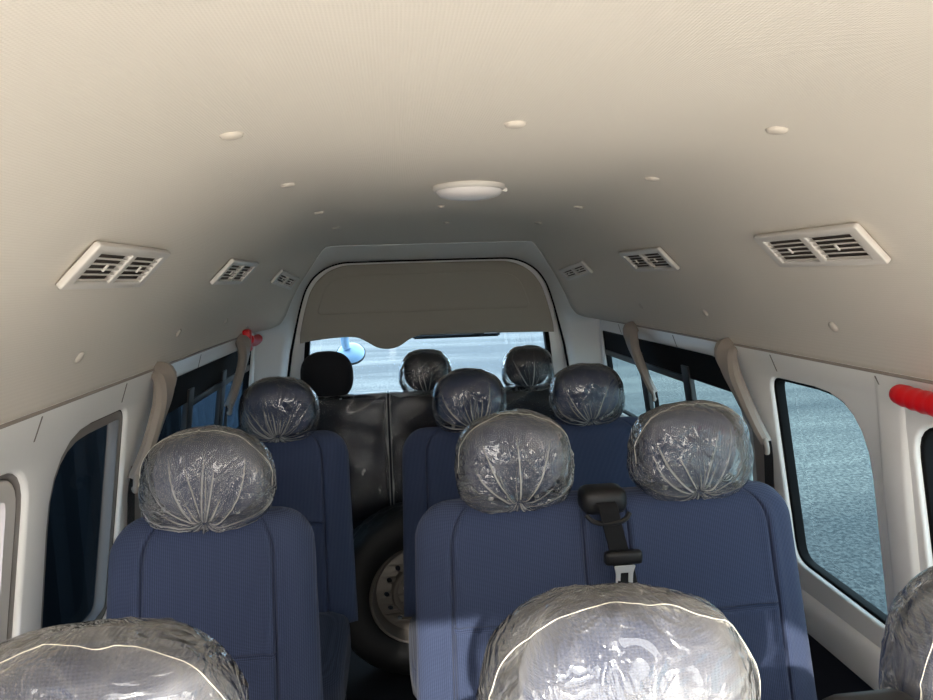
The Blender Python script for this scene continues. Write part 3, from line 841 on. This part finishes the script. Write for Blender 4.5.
Vr, Fr = lathe_data([(0.085, -0.035), (0.095, -0.056), (0.105, -0.062), (0.112, -0.056), (0.118, -0.034)], 64)
mesh('raised_ring', [(x, y, z + RZ + 0.02) for x, y, z in Vr], Fr, 'wheel_steel', rim)
for i in range(5):
    a = 2 * PI * i / 5 + 0.3
    bm = bmesh.new(); bmesh.ops.create_cone(bm, cap_ends=True, segments=6, radius1=0.011, radius2=0.009, depth=0.018, matrix=Matrix.Translation((0.06 * math.cos(a), -0.052, 0.06 * math.sin(a) + RZ + 0.02)) @ Matrix.Rotation(PI/2, 4, 'X'))
    from_bm('wheel_nut', bm, 'steel', rim)

# ------------------------------------------------------------------ belt towers on the side walls
def belt_tower(name, s, ytop, label):
    r = thing(name, (s * 0.893, ytop - 0.02, 1.278), label, 'belt guide', 'belt guides on the side walls')
    # local: x outward from the wall is -s
    def P(x, y, z): return (-s * x, y, z)
    path = smooth_path([P(-0.004, 0.02, 0.02), P(0.030, -0.005, 0.012), P(0.040, -0.06, -0.045), P(0.032, -0.115, -0.115), P(0.014, -0.155, -0.185), P(-0.008, -0.185, -0.245)], 6)
    n = len(path)
    ribbon('cover', path, (0.0, 1, 0.6), [0.076 - 0.026 * (i / n) for i in range(n)], [0.042 - 0.010 * i / n for i in range(n)], 'taupe_plastic', r)
    hook = smooth_path([P(-0.004, -0.175, -0.225), P(0.004, -0.198, -0.232), P(0.006, -0.212, -0.252), P(0.002, -0.206, -0.270), P(-0.008, -0.19, -0.268)], 5)
    tube('hook', hook, 0.008, 'taupe_plastic', r)
    wx = lambda z: -(wall_x(1.278 + z) - 0.893) + 0.012
    ribbon('webbing', smooth_path([P(wx(-0.24) + 0.006, -0.175, -0.235), P(wx(-0.30), -0.165, -0.30), P(wx(-0.5), -0.13, -0.5), P(wx(-0.72) + 0.012, -0.115, -0.72)], 5), (0, 1, 0.05), 0.048, 0.003, 'webbing', r)
    return r
belt_tower('seat_belt_guide', 1, 2.095, 'curved taupe belt guide between the two right side windows')
belt_tower('seat_belt_guide', 1, 2.98, 'curved taupe belt guide across the right sliding window')
belt_tower('seat_belt_guide', -1, 2.09, 'curved pale belt guide on the pillar behind the blue left single seat')
belt_tower('seat_belt_guide', -1, 3.15, 'curved taupe belt guide across the left window beside the small red hammer')

# ------------------------------------------------------------------ emergency hammers
def hammer(s, y, z, label, ln=0.24):
    r = thing('emergency_hammer', (s * 0.868, y, z), label, 'hammer', 'red emergency hammers')
    ns = 40; path = []; rad = []
    for i in range(ns + 1):
        t = i / ns
        path.append((-s * 0.018, -ln * t, -0.012 * math.sin(t * PI) + 0.012 * t))
        e = min(1, math.sqrt(max(0, 1 - (1 - min(1, t / 0.10)) ** 2)) + 0.05)
        rad.append((0.021 + 0.004 * t + 0.0016 * max(0, math.sin(t * PI * 18))) * e)
    tube('handle', path, rad, 'red_plastic', r, n=20)
    box('head', (-s * 0.018, -ln - 0.02, 0.01), (0.035, 0.05, 0.10), 'red_plastic', r, bev=0.010)
    for sg in (-1, 1):
        bm = bmesh.new(); bmesh.ops.create_cone(bm, cap_ends=True, segments=16, radius1=0.009, radius2=0.001, depth=0.02, matrix=Matrix.Translation((-s * 0.018, -ln - 0.02, 0.01 + sg * 0.068)) @ (Matrix.Identity(4) if sg > 0 else Matrix.Rotation(PI, 4, 'X')))
        from_bm('steel_tip', bm, 'steel', r)
    box('holder', (s * 0.008, -ln * 0.72, 0.0), (0.03, 0.10, 0.07), 'red_plastic', r, bev=0.008)
    return r
hammer(1, 1.312, 1.283, 'red ribbed emergency hammer on the right wall by the front')
hammer(-1, 3.42, 1.285, 'small red emergency hammer in the rear left corner')

# ------------------------------------------------------------------ air vents
def vent(name, s, y0, y1, label, hs=1.0):
    iu = min(range(len(sec)), key=lambda i: (sec[i] - Vector((0.652, 0, 1.628))).length + (9 if sec[i].x < 0 else 0))
    il = min(range(len(sec)), key=lambda i: (sec[i] - Vector((0.720, 0, 1.563))).length + (9 if sec[i].x < 0 else 0))
    u0, u1, l0, l1 = lining(iu, y0), lining(iu, y1), lining(il, y0), lining(il, y1)
    c = (u0 + u1 + l0 + l1) / 4
    al = (u1 + l1 - u0 - l0).normalized(); up = (u0 + u1 - l0 - l1) / 2
    Hh = 0.0935 * hs; up = (up - al * up.dot(al)).normalized()
    nrm = al.cross(up); nrm = -nrm if nrm.z > 0 else nrm
    c = c + nrm * 0.003
    L = y1 - y0
    r = thing(name, (s * c.x, c.y, c.z), label, 'vent', 'air vents in the headliner')
    def T(a, b, w): q = al * a + up * b + nrm * w; return (s * q.x, q.y, q.z)
    out = rounded([(-L/2, -Hh/2), (L/2, -Hh/2), (L/2, Hh/2), (-L/2, Hh/2)], 0.004, 3)
    fi = 0.024; hi = 0.010
    cells = []
    for sg in (-1, 1):
        a0, a1 = (-L/2 + fi, -0.008) if sg < 0 else (0.008, L/2 - fi)
        cells.append((a0, a1))
    hl_ = [rounded([(a0, -Hh/2 + hi), (a1, -Hh/2 + hi), (a1, Hh/2 - hi), (a0, Hh/2 - hi)], 0.003, 3) for a0, a1 in cells]
    plate('frame', [out] + hl_, 'white_plastic', lambda a, b, w: T(a, b, w + 0.006), depth=0.012, bevel=0.003, parent=r)
    plate('duct_back', [[Vector(p) for p in [(-L/2 + 0.01, -Hh/2 + 0.008), (L/2 - 0.01, -Hh/2 + 0.008), (L/2 - 0.01, Hh/2 - 0.008), (-L/2 + 0.01, Hh/2 - 0.008)]]], 'black_cavity', lambda a, b, w: T(a, b, w), depth=0.002, parent=r)
    for a0, a1 in cells:
        bm = bmesh.new()
        nsl = 6 if hs == 1 else 4
        for i in range(nsl):
            b = -Hh/2 + hi + (Hh - 2 * hi) * (i + 0.5) / nsl
            vs = add_box(bm, (0, 0, 0), (a1 - a0, 0.0075, 0.0018))
            rot = Matrix.Rotation(math.radians(35), 3, 'X')
            for v in vs:
                q = rot @ v.co; v.co = Vector(T(q.x + (a0 + a1) / 2, q.y + b, q.z + 0.007))
        bmesh.ops.recalc_face_normals(bm, faces=bm.faces)
        lv = from_bm('louvre', bm, 'white_plastic', r)
        bm = bmesh.new()
        vs = add_box(bm, (0, 0, 0), (0.006, 0.016, 0.004), 0.0015)
        for v in vs: v.co = Vector(T(v.co.x + (a0 + a1) / 2, v.co.y, v.co.z + 0.0105))
        bmesh.ops.recalc_face_normals(bm, faces=bm.faces)
        from_bm('adjuster_tab', bm, 'white_plastic', lv)
    return r
for s, sd in ((-1, 'left'), (1, 'right')):
    vent('air_vent', s, 1.168, 1.516, 'white louvred air vent in the %s ceiling slope, the largest on that side' % sd)
    vent('air_vent', s, 2.096, 2.475, 'white louvred air vent in the %s ceiling slope, between the large one and the rearmost' % sd)
    vent('air_vent', s, 2.99, 3.31, 'small white louvred air vent beside the %s rear pillar' % sd, 0.72)

# ------------------------------------------------------------------ dome lamp
lamp = thing('dome_lamp', (0.005, 1.64, 1.760), 'round white dome lamp in the middle of the ceiling', 'lamp')
V, F = lathe_data([(0.084, 0.010), (0.086, 0.0), (0.086, -0.003), (0.083, -0.007), (0.079, -0.008), (0.076, -0.005)], 56, 'Z')
mesh('ring', V, F, 'white_plastic', lamp)
V, F = lathe_data([(0.079, -0.005), (0.078, -0.012), (0.070, -0.020), (0.048, -0.026), (0.02, -0.028), (0.0, -0.0285)], 56, 'Z')
mesh('lens', V, F, 'lens', lamp, weld=True)
box('switch', (0.084, 0.0, -0.007), (0.014, 0.014, 0.010), 'white_plastic', lamp, bev=0.003)

# ------------------------------------------------------------------ headliner clips
def clip(x, y, rad, label, grp):
    z = headliner_z(x); e = 0.004
    sl = (headliner_z(abs(x) + e) - headliner_z(max(abs(x) - e, 0))) / (2 * e if abs(x) > e else e)
    nrm = Vector((-sl * (1 if x > 0 else -1), 0, 1)).normalized() * -1
    V, F = lathe_data([(rad, 0.002), (rad, -0.001), (rad * 0.9, -0.004), (rad * 0.55, -0.006), (0.0, -0.0065)], 24, 'Z')
    o = mesh('ceiling_clip', V, F, 'headliner_clip', None, weld=True)
    o.location = (x, y, z)
    o.rotation_euler = (-nrm).to_track_quat('Z', 'Y').to_euler()
    return tag(o, label, 'clip', grp)
M['headliner_clip'] = plain('beige clip plastic', srgb(200, 191, 180), 0.7, spec=0.2)
G1 = 'round clips in the flat of the ceiling'
order = ['nearest the camera', 'level with the dome lamp', 'just beyond the dome lamp', 'farthest back by the rear frame']
for (x, sd) in ((-0.392, 'left'), (0.392, 'right')):
    for y, w_ in zip((0.985, 1.48, 2.08, 2.68), order):
        clip(x, y, 0.016, 'round beige ceiling clip in the %s row, %s' % (sd, w_), G1)
clip(0.0, 0.983, 0.016, 'round beige ceiling clip in the middle, in front of the dome lamp', G1)
clip(-0.03, 2.08, 0.012, 'small beige ceiling clip in the middle, just behind the dome lamp', G1)
clip(0.03, 2.68, 0.012, 'small beige ceiling clip in the middle, farthest from the lamp', G1)
G2 = 'round plugs low on the ceiling slope'
for s, sd in ((-1, 'left'), (1, 'right')):
    for y, w_ in zip((1.517, 2.19, 2.79, 3.25), ('below the largest vent', 'between the first two vents', 'below the gap before the rearmost vent', 'nearest the rear pillar')):
        clip(s * 0.851, y, 0.014, 'round beige plug on the %s ceiling slope, %s' % (sd, w_), G2)
